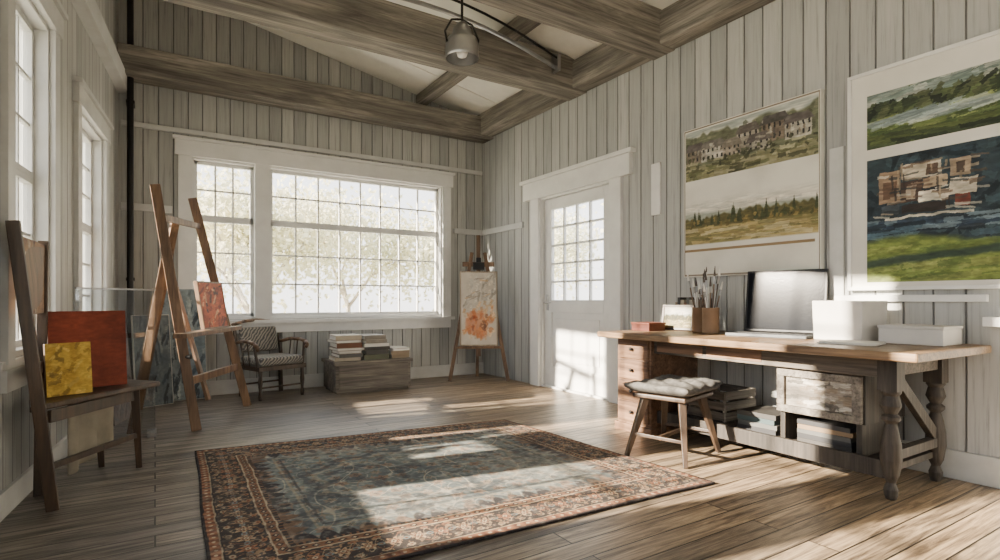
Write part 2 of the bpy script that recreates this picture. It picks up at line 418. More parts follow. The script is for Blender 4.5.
def landscape(u,v,seed,sky=(.78,.79,.76),asp=.36):
    n=fbm(u*6,v*10,seed); n2=fbm(u*34,v*22,seed+5)
    c=mixn(sky,(.87,.85,.80),sm(n,.3,.65))
    c=strokes(c,u,v,50,(0,1,.6,1),[(.82,.81,.76),(.74,.75,.73),(.86,.83,.77)],.10,.012,0,seed,asp,.4,.15)
    hz=.60+.08*fbm(u*3,u*0+seed,seed+2)
    c=mixn(mixn((.52,.55,.51),(.64,.65,.60),n2),c,sm(v,hz-.03,hz+.05))
    gr=mixn((.56,.50,.32),(.72,.65,.46),n2); c=mixn(gr,c,sm(v,.38,.42))
    tr=.49+.10*vn(u*12,u*0,seed+7)+.08*vn(u*41,u*0,seed+8); c=mixn(mixn((.22,.23,.15),(.42,.39,.24),n2*1.3),c,np.maximum(sm(v,tr-.03,tr+.02),1-sm(v,.34,.38)))
    rr=random.Random(seed)
    for i in range(20):
        x=rr.choice((rr.uniform(0,.5),rr.uniform(.4,1))); hgt=rr.uniform(.04,.24)
        cone=(np.abs(u-x)<.018*(1-(v-.40)/(.14+hgt))*(.7+.6*fbm(u*50,v*40,seed+i)))&(v>.40)&(v<.54+hgt); c[cone]=(np.array((.22,.24,.16))*(.7+.8*n2[:,None]))[cone]
    c=strokes(c,u,v,60,(0,1,.36,.50),[(.24,.26,.16),(.42,.38,.22),(.56,.48,.28),(.32,.31,.19)],.018,.010,1.2,seed+2,asp,.7,.5)
    c=strokes(c,u,v,80,(0,1,.06,.34),[(.54,.49,.31),(.66,.59,.40),(.42,.41,.26),(.74,.69,.54)],.11,.012,0,seed+3,asp,.7,.12)
    return brush(c,u,v,seed+20,.3)
def houses(u,v,seed):
    n=fbm(u*6,v*6,seed); n2=fbm(u*30,v*14,seed+9); asp=.36
    c=mixn((.60,.63,.61),(.78,.78,.74),sm(n,.3,.65))
    tr=.72+.24*vn(u*6,u*0,seed+7)+.1*vn(u*30,v*0,seed+6); c=mixn(mixn((.27,.29,.23),(.45,.46,.37),n2*1.2),c,sm(v,tr-.05,tr+.02))
    c=strokes(c,u,v,50,(0,1,.45,.85),[(.27,.29,.23),(.38,.39,.31),(.47,.47,.39)],.022,.016,1.2,seed,asp,.6,.6)
    rr=random.Random(seed)
    def house(a,b_,p,q,col,roof):
        nonlocal c
        wv=.014*(fbm(u*26,v*18,seed+1)-.5); U=u+wv; V=v+wv*1.5
        m=(U>a)&(U<b_)&(V>p)&(V<q); w_=np.asarray(col)*(.62+.6*n2[:,None]); c[m]=w_[m]
        mid=(a+b_)/2; m=(np.abs(U-mid)<(b_-a)/2*1.12*(1-(V-q)/.16*.4))&(V>=q-.03)&(V<q+.12); r_=np.asarray(roof)*(.7+.5*n2[:,None]); c[m]=r_[m]
        nw=max(2,int((b_-a)*30)); wx=((U-a)/(b_-a)*nw)%1; wy=((V-p)/(q-p)*2)%1
        m=(U>a+.008)&(U<b_-.008)&(V>p+.03)&(V<q-.03)&(wx>.35)&(wx<.72)&(wy>.3)&(wy<.8); c[m]=np.array((.16,.165,.17))
        c=strokes(c,u,v,7,(a,b_,p,q+.1),[np.asarray(col)*1.1,roof,(.78,.76,.70),(.40,.35,.30)],.020,.007,rr.choice((0,1.57)),rr.randrange(999),asp,.6,.12)
    house(.02,.17,.34,.62,(.48,.44,.39),(.36,.34,.33)); house(.44,.60,.42,.72,(.62,.59,.54),(.38,.36,.34))
    house(.15,.34,.32,.60,(.70,.68,.64),(.44,.42,.40)); house(.62,.80,.40,.76,(.48,.43,.38),(.32,.31,.30))
    house(.33,.47,.30,.54,(.58,.54,.49),(.46,.43,.40)); house(.78,.95,.36,.66,(.68,.66,.61),(.38,.36,.35)); house(.52,.68,.30,.50,(.64,.62,.57),(.36,.34,.33))
    fg=mixn((.40,.40,.30),(.60,.58,.46),n2*1.2); c=mixn(fg,c,sm(v,.22,.30))
    c=strokes(c,u,v,80,(0,1,0,.34),[(.35,.36,.25),(.50,.49,.36),(.64,.62,.51),(.26,.27,.20)],.05,.012,0,seed+5,asp,.75,.2)
    c=strokes(c,u,v,40,(0,1,.22,.42),[(.21,.22,.17),(.31,.32,.24)],.014,.012,1,seed+6,asp,.8,.6)
    return brush(c,u,v,seed+20,.3)
def pic1(u,v):
    n=fbm(u*5,v*6,3); c=mixn((.78,.77,.73),(.87,.86,.82),n*1.6)
    vv=(v-.65)/.335; m=(vv>0)&(vv<1)&(u>.012)&(u<.99); c[m]=houses(u*1.0,np.clip(vv,0,1),11)[m]
    vv=(v-.20)/.34; c=mixn(c,landscape(u,np.clip(vv,0,1),23,(.80,.79,.74)),sm(vv,.02,.06)*(1-sm(vv,.72,.95))*(u>.01)*(u<.99))
    m=(v>.165)&(v<.180)&(u<.97); c[m]=np.array((.54,.46,.34))
    m=(v<.012)|(u<.006)|(u>.994)|(v>.992); c[m]=np.array((.5,.46,.4))
    return c
def green_a(u,v):
    asp=.46; n=fbm(u*4,v*9,31)
    c=mixn((.17,.22,.17),(.35,.40,.26),n*1.4)
    c=strokes(c,u,v,60,(0,1,.80,1.0),[(.54,.59,.57),(.42,.48,.46),(.66,.68,.65)],.12,.02,.15,1,asp,.85,.12)
    c=strokes(c,u,v,90,(0,1,.56,.80),[(.12,.15,.13),(.19,.23,.17),(.27,.31,.21),(.32,.35,.25)],.05,.022,.3,2,asp,.85,.6)
    c=strokes(c,u,v,60,(0,1,.15,.50),[(.33,.40,.22),(.42,.48,.27),(.24,.31,.19),(.52,.56,.34)],.16,.024,.1,3,asp,.7,.08)
    c=strokes(c,u,v,40,(.15,1,.36,.50),[(.58,.63,.63),(.70,.73,.70),(.48,.54,.55)],.17,.015,.12,4,asp,.65,.06)
    c=strokes(c,u,v,40,(0,1,0,.2),[(.14,.18,.14),(.22,.26,.18),(.35,.40,.23)],.14,.02,-.05,5,asp,.8,.1)
    return brush(c,u,v,37,.35,10,50)
def green_b(u,v):
    asp=1.05; n=fbm(u*5,v*5,41); n3=fbm(u*14,v*40,49)
    w1=.03*(fbm(u*12,v*12,43)-.5); U=u+w1;V=v+w1
    c=mixn((.09,.13,.16),(.20,.26,.29),n*1.3)
    c=strokes(c,u,v,110,(0,1,.35,1),[(.11,.16,.19),(.16,.22,.26),(.23,.30,.33),(.08,.12,.15)],.08,.024,.1,11,asp,.7,1.2)
    B=[(.10,.26,.63,.88,(.53,.45,.37)),(.13,.24,.66,.80,(.36,.28,.23)),(.28,.56,.80,.91,(.72,.68,.60)),(.27,.42,.62,.78,(.25,.20,.18)),(.43,.60,.71,.79,(.62,.55,.46)),(.62,.76,.77,.90,(.55,.49,.42)),(.62,.80,.64,.75,(.76,.73,.66)),
       (.66,.76,.55,.64,(.42,.21,.17)),(.28,.60,.53,.60,(.16,.14,.14)),(.40,.62,.61,.69,(.82,.79,.72)),(.12,.26,.54,.61,(.22,.25,.28)),(.46,.54,.81,.89,(.34,.28,.24)),(.15,.78,.495,.515,(.68,.66,.61)),(.66,.72,.79,.87,(.27,.23,.21)),(.31,.38,.64,.74,(.57,.52,.46))]
    for (a,b_,p,q,cc) in B:
        m=(U>a)&(U<b_)&(V>p)&(V<q); w_=np.asarray(cc)*(.72+.55*n3[:,None]); c[m]=w_[m]
    c=strokes(c,u,v,46,(.10,.82,.52,.92),[(.64,.57,.48),(.80,.77,.70),(.34,.27,.23),(.15,.18,.20)],.07,.010,0,12,asp,.65,.14)
    c=strokes(c,u,v,14,(.12,.78,.55,.90),[(.17,.16,.16),(.60,.53,.44)],.05,.008,1.57,13,asp,.7,.1)
    c=strokes(c,u,v,50,(0,1,.34,.48),[(.14,.20,.27),(.28,.37,.43),(.46,.53,.57),(.10,.14,.18)],.15,.020,0,16,asp,.75,.08)
    g_=mixn((.26,.33,.17),(.52,.57,.28),n3*1.3); c=mixn(g_,c,sm(V-.04*np.sin(u*5),.29,.35))
    c=strokes(c,u,v,60,(0,1,0,.27),[(.40,.46,.22),(.50,.55,.28),(.29,.36,.19),(.60,.62,.36)],.22,.026,.08,17,asp,.5,.08)
    t=np.abs(V-.15-.08*u); c=mixn(c,np.array((.15,.21,.21)),(1-sm(t,.015,.045))*.8)
    return brush(c,u,v,47,.4,16,40)
def pic2(u,v):
    n=fbm(u*4,v*5,51); c=mixn((.80,.79,.76),(.87,.86,.83),n*1.5)
    U=(u-.10)/.775
    V=(v-.645)/.255; m=(U>0)&(U<1)&(V>0)&(V<1); c[m]=green_a(np.clip(U,0,1),np.clip(V,0,1))[m]
    V=(v-.02)/.575; m=(U>0)&(U<1)&(V>0)&(V<1); c[m]=green_b(np.clip(U,0,1),np.clip(V,0,1))[m]
    return c
def red_abs(u,v,s=61):
    c=mixn((.46,.17,.10),(.70,.32,.18),fbm(u*6,v*6,s)*1.5)
    c=strokes(c,u,v,60,(0,1,0,1),[(.74,.34,.18),(.42,.14,.08),(.84,.60,.42),(.58,.22,.12),(.26,.14,.12)],.12,.035,.7,s,1,.8,.9)
    return brush(c,u,v,s,.3)
def brown(u,v):
    n=fbm(u*3,v*3,71); return brush(mixn((.32,.13,.08),(.50,.22,.14),n*1.4),u,v,72,.3)
def yellow(u,v):
    c=mixn((.60,.47,.17),(.78,.65,.28),fbm(u*5,v*5,81)*1.5)
    return brush(strokes(c,u,v,40,(0,1,0,1),[(.82,.71,.36),(.56,.44,.17),(.70,.57,.23),(.44,.36,.18)],.12,.04,.3,82,1,.6,.8),u,v,83,.3)
def blueg(u,v):
    c=mixn((.30,.36,.40),(.52,.57,.59),fbm(u*4,v*6,91)*1.5)
    return brush(strokes(c,u,v,60,(0,1,0,1),[(.24,.30,.35),(.46,.52,.55),(.62,.66,.66),(.18,.22,.26)],.14,.03,1.3,92,1.5,.7,.5),u,v,93,.3)
def sepia(u,v):
    c=mixn((.32,.22,.16),(.58,.45,.34),fbm(u*3,v*9,95)*1.5)
    return brush(strokes(c,u,v,50,(0,1,0,1),[(.70,.62,.52),(.30,.20,.15),(.54,.40,.30),(.82,.78,.70)],.12,.03,1.4,96,1,.75,.4),u,v,97,.3)
def fiery(u,v):
    c=mixn((.86,.83,.78),(.77,.73,.67),fbm(u*5,v*8,101)*1.3); asp=1.9; n=fbm(u*6,v*9,109)
    c=strokes(c,u,v,50,(.05,.95,.5,.95),[(.82,.80,.75),(.74,.72,.68),(.68,.65,.60),(.86,.82,.75)],.14,.035,1.2,103,asp,.6,.5)
    c=strokes(c,u,v,60,(.08,.92,.10,.58),[(.84,.62,.42),(.85,.71,.54),(.80,.52,.34),(.87,.79,.66)],.11,.045,1.3,104,asp,.6,.8)
    d=((u-.5)/.42)**2+((v-.28)/.2)**2+(n-.5)*2.2; c=mixn(mixn((.72,.34,.20),(.84,.54,.34),n*1.5),c,sm(d,.2,1.0)*.6+.4)
    c=strokes(c,u,v,14,(.28,.72,.14,.40),[(.70,.34,.20),(.80,.46,.28),(.52,.36,.28)],.07,.04,1.0,105,asp,.6,1.0)
    c=strokes(c,u,v,12,(.15,.85,.62,.92),[(.76,.62,.46),(.58,.54,.50)],.10,.02,.2,106,asp,.6,.3)
    return c

painting('large white-bordered canvas with painted village and tree landscape strips',(XR-.021,2.52,1.19),(-1,0),0,1.12,1.22,pic1,PAPER,.006,.035,380)
painting('large white-matted board showing green field and abstract blue paintings',(XR-.021,1.33,1.06),(-1,0),0,.92,1.36,pic2,WHITE,.022,.035,420,proud=.015)

# ---------------------------------------------------------------- rug
A=np.array((.22,4.10));B=np.array((2.45,3.82));D=np.array((.15,2.02));E=np.array((2.57,1.90))
W,H=2.32,2.0
def rugpos(u,v):
    p=(D[None]*(1-u)[:,None]+E[None]*u[:,None])*(1-v)[:,None]+(A[None]*(1-u)[:,None]+B[None]*u[:,None])*v[:,None]
    wob=.004*(np.sin(v*11)+np.sin(u*9+1))
    p[:,0]+=wob*(np.abs(u-.5)*2); p[:,1]+=wob*(np.abs(v-.5)*2)
    return np.concatenate([p,(.014+.0015*fbm(u*9,v*9,2))[:,None]],1)
def rugcol(u,v):
    x=u*W;y=v*H
    wx=.014*(fbm(x*14,y*14,55)-.5); x=x+wx; y=y+wx
    dx=np.minimum(x,W-x);dy=np.minimum(y,H-y); d=np.minimum(dx,dy)
    s=np.where(dx<dy,y,x)
    n=fbm(x*6,y*6,5); n2=fbm(x*45,y*45,6); n3=fbm(x*2.4,y*2.4,9); n4=fbm(x*14,y*14,19)
    dk=np.array((.13,.11,.11)); org=np.array((.53,.36,.25)); crm=np.array((.66,.59,.48)); rust=np.array((.37,.22,.16))
    c=np.repeat(dk[None],len(u),0)
    def band(a,b_): return (d>=a)&(d<b_)
    m=band(.012,.05); q=np.sin(s*2*np.pi/.05)*.5+.5; c[m]=mixn(rust,org,q)[m]
    q=((s/.045)%1-.5)**2+((d-.031)/.045)**2; m=(q<.03)&band(.012,.05); c[m]=crm
    m=band(.05,.056); c[m]=crm*.85
    m=band(.062,.225); base=mixn((.14,.13,.13),(.24,.19,.17),n); c[m]=base[m]
    P=.10; ph=(s/P)%1-.5; r=np.sqrt((ph*P)**2+(d-.145)**2); th=np.arctan2(d-.145,ph*P)
    alt=h2(np.floor(s/P),np.floor(s*0),3)
    pet=.028+.010*np.cos(th*6)
    B_=band(.062,.225); oc=mixn(org,(.62,.52,.40),sm(alt,.3,.7))
    m=B_&(r<pet); c[m]=oc[m]
    for mm,cc in ((r<.018+.005*np.cos(th*6),rust),(r<.011,crm),(r<.005,dk)): c[B_&mm]=cc
    ph2=((s/P+.5)%1-.5)*P
    for off,cc in ((.085,crm*.85),(.205,org),(.145,np.array((.38,.42,.42)))):
        r2=np.sqrt((ph2/1.3)**2+(d-off)**2); c[B_&(r2<.013)]=cc; c[B_&(r2<.006)]=rust
    vine=np.abs(d-.145-.05*np.sin(s*2*np.pi/P+np.pi/2)); c[B_&(vine<.004)&(r>pet)]=crm*.8
    vine=np.abs(d-.145-.06*np.sin(s*2*np.pi/(P*1.7)+1)); c[B_&(vine<.003)&(r>pet)]=org*.9
    lf=vn(s*90,d*90,8); c[B_&(lf>.76)&(r>pet+.004)]=np.array((.50,.40,.30))
    m=band(.225,.233)|band(.272,.280); c[m]=crm*.95
    m=band(.233,.272); c[m]=org*.8
    q=np.abs(((s/.05)%1)-.5)*2; zz=np.abs(d-.252)/.02; c[band(.233,.272)&(q+zz<.8)]=dk*1.3
    c[band(.233,.272)&(q+zz<.35)]=crm
    m=band(.280,.30); c[m]=dk
    c[band(.280,.30)&(np.sin(s*2*np.pi/.03)>.5)]=org*.8
    f=d>=.30
    fx=np.abs(x-W/2);fy=(y-H/2); wq=.05*(n4-.5)
    fc=mixn((.21,.24,.26),(.43,.46,.45),n*1.35)
    for (fa,fb,th_,cc,am) in ((11,9,.10,(.68,.64,.55),.75),(17,15,.12,(.52,.40,.31),.55),(25,22,.16,(.64,.62,.56),.6)):
        q=np.sin((fx+wq)*fa+1.6*np.sin(fy*fb))+np.sin((np.abs(fy)+wq)*fb+1.6*np.cos(fx*fa)); fc=mixn(fc,np.asarray(cc),(1-sm(np.abs(q),th_*.3,th_*1.1))*am)
    cell=np.stack([np.floor(fx*9),np.floor(fy*9)]); cx=fx*9-cell[0]-.5; cy=fy*9-cell[1]-.5; rr_=np.sqrt(cx**2+cy**2)+.06*np.cos(np.arctan2(cy,cx)*6)+.2*(n4-.5); hh=h2(np.abs(cell[0]),cell[1],4)
    fl=rr_<.14+.18*hh; fcl=mixn((.63,.57,.47),(.48,.33,.25),hh); fc[fl]=(fc*.4+fcl*.6)[fl]; q=rr_<.09; fc[q]=fc[q]*.5+np.array((.13,.14,.15))*.5
    rm=np.sqrt((fx/.66)**2+(fy/.46)**2)+.05*np.cos(np.arctan2(fy,fx)*12)
    fc=mixn(fc,np.array((.16,.18,.20)),(1-sm(np.abs(rm-1),.02,.07))*.5)
    fc=mixn(fc,np.array((.58,.52,.43)),(1-sm(np.abs(rm-.9),.012,.03))*.5)
    # inner rectangular panel lines
    for dd_ in (.42,.45): fc=mixn(fc,np.array((.60,.54,.44)) if dd_<.43 else np.array((.16,.16,.17)),(1-sm(np.abs(d-dd_),.004,.010))*.6)
    edge=d-.30-.07*np.abs(np.sin(s*2*np.pi/.16)); fc=mixn(mixn((.15,.14,.15),(.48,.37,.28),sm(n4,.42,.6)),fc,sm(edge,.0,.02))
    c[f]=fc[f]
    c=mixn(c,np.array((.56,.55,.51)),sm(n3,.43,.66)*.34*(d>.28)+sm(n2,.48,.70)*.32*np.where(d>.28,1,.6)+.05)
    c=mixn(c,np.array((.14,.14,.15)),sm(n4,.53,.68)*.35)
    return c*(.80+.36*n2[:,None])
rug=gridobj('area_rug',680,600,rugpos,rugcol,VRUG)
md=rug.modifiers.new('solid','SOLIDIFY'); md.thickness=.011; md.offset=-1
tag(rug,'worn oriental rug with rust floral border and grey-blue field','rug')

# ---------------------------------------------------------------- floor easel 1 (world coords)
e=thing('easel','tall brown wooden easel holding a small red painting','easel',(.35,5.3,0))
fA=Vector((.27,4.80,0)); tA=Vector((0.0,4.95,1.88)); fB=Vector((.74,5.66,0)); tB=Vector((.28,5.55,1.90))
def L(a,b_,t): return a+(b_-a)*t
MB().beam(fA,tA,.07,.045).done('leg',EASEL,e,True)
MB().beam(fB,tB,.07,.045).done('leg',EASEL,e,True)
MB().beam(L(tA,tB,.5)+Vector((0,0,-.25)),(-.13,5.98,0),.06,.04).done('rear_leg',EASEL,e,True)
MB().beam(L(fA,tA,.72),(-.15,4.95,.0),.06,.04).done('side_leg',EASEL,e,True)
MB().beam(L(fA,tA,.87),L(fB,tB,.87),.03,.05).done('crossbar',EASEL,e,True)
MB().beam(L(fA,tA,.20),L(fB,tB,.20),.03,.06).done('crossbar',EASEL,e,True)
fn=Vector((.88,-.475,0))
q1=L(fA,tA,.39)+fn*.055; q2=L(fB,tB,.39)+fn*.055; dd=(q2-q1).normalized()
MB().beam(q1-dd*.12,q2+dd*.08,.10,.035,up=(0,0,1)).done('tray',EASEL,e,True)
m1=L(q1,q2,.5)
MB().beam((m1.x-.03,m1.y,.16),(m1.x-.36,m1.y+.18,1.5),.05,.025).done('mast',EASEL,e,True)
MB().cyl(L(fA,tA,.30)-fn*.03,L(fA,tA,.30)+fn*.05,.018).done('knob',BLACK,e,True,bevel=0)
pp=L(q1,q2,.55); painting('small red and orange abstract painting resting on the wooden easel',(pp.x+.005,pp.y,pp.z+.021),(.88,-.475),math.radians(9),.46,.40,red_abs,EASEL,.012,.025,100)

# ---------------------------------------------------------------- small easel near door (local, facing +Y)
R=yaw(-.45,-.89); ex,ey=3.42,5.94; e=thing('easel','slim wooden studio easel with tall mast beside the white door','easel',(ex,ey,0),R)
MB().beam((-.36,.08,0),(-.08,-.10,1.60),.045,.03).done('leg',EASEL,e)
MB().beam((.36,.08,0),(.08,-.10,1.60),.045,.03).done('leg',EASEL,e)
MB().beam((0,-.12,1.45),(0,-.36,0),.04,.03).done('rear_leg',EASEL,e)
MB().beam((0,.02,.30),(0,-.115,1.82),.05,.03).done('mast',EASEL,e)
MB().b(-.29,.29,.0,.10,.40,.43).done('tray',EASEL,e)
MB().beam((-.20,-.085,1.45),(.20,-.085,1.45),.03,.06).done('crossbar',EASEL,e)
MB().b(-.07,.07,-.09,-.02,1.38,1.47).b(-.03,.03,-.09,-.01,1.47,1.53).done('clamp',BLACK,e)
o=R@Vector((0,.065,.43)); painting('tall narrow pale canvas with soft orange blotches on the easel',(ex+o.x,ey+o.y,.432),(-.45,-.89),math.radians(6),.47,.93,fiery,GREYE,.016,.025,140)

# ---------------------------------------------------------------- crate with books
e=thing('storage_crate','low weathered wooden chest under the window','crate',(2.03,6.05,0))
MB().b(-.42,.42,-.25,.25,.03,.31).b(-.40,.40,-.23,.23,0,.03).done('body',CRATE,e)
MB().b(-.44,.44,-.27,.27,.31,.345).done('lid',CRATE,e)
for z0,z1 in ((.05,.17),(.18,.30)): MB().b(-.39,.39,-.262,-.25,z0,z1).done('drawer_front',CRATE,e)
bc=[(.72,.68,.60),(.24,.23,.22),(.50,.41,.30),(.62,.60,.56),(.26,.33,.34),(.46,.30,.21),(.54,.51,.46),(.18,.18,.19),(.56,.49,.40),(.36,.38,.30),(.34,.34,.33),(.48,.37,.26)]
covers=[paint('book_cover_%d'%i,c,.6,.15) for i,c in enumerate(bc)]
def book(x,y,z,w,d,h,a,mi,grp,lab='closed hardcover book lying in a stack on the chest',R=None,spine=-1):
    e=thing('book',lab,'book',(x,y,z),R or rz(a),grp)
    ys=(d/2-.004,d/2) if spine>0 else (-d/2,-d/2+.004)
    MB().b(-w/2,w/2,-d/2,d/2,0,.004).b(-w/2,w/2,-d/2,d/2,h-.004,h).b(-w/2,w/2,ys[0],ys[1],.004,h-.004).done('cover',covers[mi%len(covers)],e,bevel=.001)
    MB().b(-w/2+.006,w/2-.006,-d/2+.005,d/2-.005,.004,h-.004).done('pages',PAPER,e,bevel=0)
rnd=random.Random(3)
for x,n in ((1.76,7),(2.07,6),(2.34,3)):
    z=.347
    for i in range(n):
        h=rnd.uniform(.03,.055); w=rnd.uniform(.24,.31)
        book(x+rnd.uniform(-.02,.02),5.98+rnd.uniform(-.02,.03),z,w if x<2.2 else w*.75,rnd.uniform(.26,.34),h,rnd.uniform(-.06,.06),rnd.randint(0,11),'stacked books on the chest',spine=rnd.choice((-1,-1,1)))
        z+=h+.0005

# ---------------------------------------------------------------- armchair
def stripes(name):
    m,nt,b=newmat(name); w=N(nt,'ShaderNodeTexWave',bands_direction='DIAGONAL'); w.inputs['Scale'].default_value=15; w.inputs['Distortion'].default_value=5; w.inputs['Detail'].default_value=3
    nt.links.new(mapping(nt,(1,1,1)),w.inputs['Vector'])
    nt.links.new(ramp(nt,w.outputs[1],[(.25,s2l((.32,.32,.32))),(.75,s2l((.62,.60,.56)))]),b.inputs['Base Color']); b.inputs['Roughness'].default_value=.9
    return m
FAB=stripes('patterned_fabric')
e=thing('armchair','wooden armchair with striped grey cushions and spindly arms under the window','armchair',(1.03,6.14,0),yaw(.35,-1),scale=.88)
for sx in (-1,1):
    MB().lathe((sx*.26,.24,0),[(.0,0),(.018,0),(.022,.05),(.016,.1),(.026,.2),(.02,.26),(.026,.36),(.0,.36)],14).done('leg',DARKW,e,bevel=0,smooth=True)
    MB().beam((sx*.25,-.22,.0),(sx*.25,-.24,.4),.04).done('leg',DARKW,e)
    MB().beam((sx*.27,-.24,.38),(sx*.28,-.34,.84),.035,.03).done('back_post',DARKW,e)
    MB().tube([(sx*.28,-.29,.62),(sx*.31,-.1,.66),(sx*.32,.1,.66),(sx*.32,.22,.64),(sx*.31,.27,.60),(sx*.30,.25,.57)],.021,10).done('armrest',EASEL,e,bevel=0,smooth=True)
    MB().beam((sx*.28,.22,.36),(sx*.31,.2,.63),.024).done('arm_post',DARKW,e)
    for yq in (-.1,.05): MB().beam((sx*.285,yq,.38),(sx*.315,yq,.655),.014).done('arm_spindle',DARKW,e)
mb=MB().b(-.29,.29,-.25,.27,.33,.38); mb.done('seat_frame',DARKW,e)
MB().b(-.27,.27,-.22,.26,.38,.48).done('seat_cushion',FAB,e,bevel=.03)
mb=MB(); mb.box((0,-.29,.66),(.46,.06,.30),Matrix.Rotation(math.radians(12),3,'X')); mb.done('backrest',FAB,e,bevel=.025)
MB().tube([(-.30,-.34,.84),(-.15,-.36,.88),(0,-.365,.89),(.15,-.36,.88),(.30,-.34,.84)],.02,10).done('top_rail',EASEL,e,bevel=0,smooth=True)
MB().beam((-.26,.24,.14),(.26,.24,.14),.02).done('stretcher',DARKW,e)
MB().beam((-.25,-.22,.14),(.25,-.22,.14),.02).done('stretcher',DARKW,e)

# ---------------------------------------------------------------- pendant lamp
lx,ly=1.78,3.32
e=thing('pendant_lamp','silvery metal pendant lamp hanging from the ceiling beam','lamp',(lx,ly,3.15))
MB().cyl((0,0,-.001),(0,0,-.03),.045,.045,20).done('ceiling_mount',METAL,e,bevel=0)
MB().cyl((0,0,-.03),(0,0,-.25),.009).done('stem',BLACK,e,bevel=0)
MB().lathe((0,0,-.50),[(.112,0),(.118,.012),(.115,.03),(.112,.10),(.100,.135),(.068,.155),(.062,.20),(.04,.235),(.02,.25),(.0,.25)],28).lathe((0,0,-.50),[(.108,.002),(.105,.10),(.07,.13),(.0,.15)],28).done('lamp_shade',METAL,e,bevel=0,smooth=True)
MB().tube([(.114,0,-.41),(.13,0,-.34),(.08,0,-.25),(0,0,-.23),(-.08,0,-.25),(-.13,0,-.34),(-.114,0,-.41)],.007).done('bracket',BLACK,e,bevel=0)
MB().lathe((0,0,-.495),[(0,0),(.03,.012),(.04,.04),(.03,.07),(.015,.11),(.0,.11)],16).done('bulb',WHITE,e,bevel=0,smooth=True)
e=thing('curved_light_rail','pair of curved metal rods mounted on the ceiling beam','rail',(2.2,4.2,3.35))
def arc(y,z,dz,r):
    return [(.2+3.15*i/16, y-.30*math.sin(math.pi*i/16), z+dz*math.sin(math.pi*i/16)) for i in range(17)]
MB().tube(arc(4.28,3.28,.05,0),.018).done('rod',METAL,e,True,bevel=0)
MB().tube(arc(4.26,3.37,.07,0),.011).done('rod',BLACK,e,True,bevel=0)
for x in (.2,3.35): MB().b(x-.02,x+.02,4.24,4.34,3.25,3.41).done('bracket',METAL,e,True)

# ---------------------------------------------------------------- desk
DX0,DX1,DY0,DY1=2.87,3.77,1.08,3.17
e=thing('desk','long rustic wooden work desk with turned legs and drawers','desk',(3.4,2.2,0))
MB().b(DX0,DX1,DY0,DY1,.718,.76).done('desktop',DESKT,e,True,bevel=.008)
MB().b(3.09,3.115,1.3,2.82,.61,.718).done('apron',DESKGY,e,True)
MB().b(3.13,3.66,1.265,1.29,.62,.718).done('apron',DESKGY,e,True)
def tleg(x,y):
    pr=[(0,.0),(.022,.0),(.030,.02),(.032,.05),(.020,.085),(.036,.12),(.048,.20),(.046,.27),(.034,.34),(.024,.38),(.042,.40),(.042,.415),(.026,.43),(.046,.47),(.034,.52),(.044,.535),(.044,.55),(0,.55)]
    MB().lathe((x,y,0),pr,20).b(x-.044,x+.044,y-.044,y+.044,.545,.718).done('leg',DESKG,e,True,bevel=.001,smooth=False)
tleg(3.13,1.29); tleg(3.66,1.29); tleg(3.66,3.08)
MB().beam((3.13,1.29,.22),(3.66,1.29,.22),.045,.05).done('stretcher',DESKG,e,True)
MB().beam((3.19,1.29,.60),(3.63,1.29,.26),.035,.06).done('brace',DESKG,e,True)
MB().b(3.06,3.58,2.80,3.14,.05,.718).b(3.04,3.60,2.78,3.155,.0,.06).done('drawer_pedestal',DESKD,e,True)
for i in range(4):
    z0=.085+i*.158
    d_=MB().b(3.043,3.062,2.82,3.12,z0,z0+.145).done('drawer',DESKD,e,True,bevel=.004)
    kx=MB().lathe((0,0,0),[(0,.0),(.008,0),(.008,.012),(.014,.02),(.010,.028),(0,.03)],12)
    bmesh.ops.rotate(kx.bm,verts=kx.bm.verts,cent=(0,0,0),matrix=Matrix.Rotation(-math.pi/2,3,'Y'))
    bmesh.ops.translate(kx.bm,verts=kx.bm.verts,vec=(3.043,2.97,z0+.072))
    o=kx.done('knob',BLACK,None,bevel=0,smooth=True); o.parent=d_; o.matrix_parent_inverse=Matrix.Translation(-d_.location)
MB().b(3.16,3.62,1.42,1.90,.34,.66).done('cabinet_box',DESKG,e,True)
MB().b(3.135,3.16,1.43,1.89,.60,.655).done('drawer_front',DESKGY,e,True)
MB().b(3.13,3.16,1.43,1.89,.345,.385).b(3.13,3.16,1.43,1.89,.555,.595).b(3.13,3.16,1.43,1.475,.385,.555).b(3.13,3.16,1.845,1.89,.385,.555).done('door_frame',CRATE,e,True)
o=gridobj('door_panel',90,60,lambda u,v:np.stack([np.full_like(u,3.152),1.845-.37*u,.385+.17*v],1),lambda u,v:brush(strokes(mixn((.36,.34,.31),(.56,.53,.49),fbm(u*5,v*5,301)*1.4),u,v,50,(0,1,0,1),[(.28,.27,.25),(.62,.59,.54),(.46,.41,.35),(.72,.70,.66)],.12,.03,0,302,.46,.7,.25),u,v,303,.4),VC)
o.parent=e; o.matrix_parent_inverse=e.matrix_basis.inverted()
MB().b(3.14,3.70,1.29,2.79,.13,.165).done('lower_shelf',DESKG,e,True)
MB().b(3.11,3.14,1.29,2.79,.10,.19).done('lower_rail',DESKG,e,True)
for i in range(2): MB().b(3.085,3.10,1.96+i*.42,2.35+i*.42,.625,.71).done('drawer_front',DESKD,e,True)
for y in (1.44,1.86): MB().b(3.17,3.60,y,y+.03,.165,.34).done('support',DESKG,e,True)
rnd=random.Random(9)
z=.166
for i in range(5):
    h=.026; o=MB().box((3.33,1.66,z+h/2),(.24,.30,h),rz(rnd.uniform(-.04,.04))).done('folder',covers[(1,7,10,2,7)[i]],bevel=.001); tag(o,'flat dark portfolio folder stacked on the desk shelf','folder','folders on the lower shelf'); z+=h+.0006
z=.166
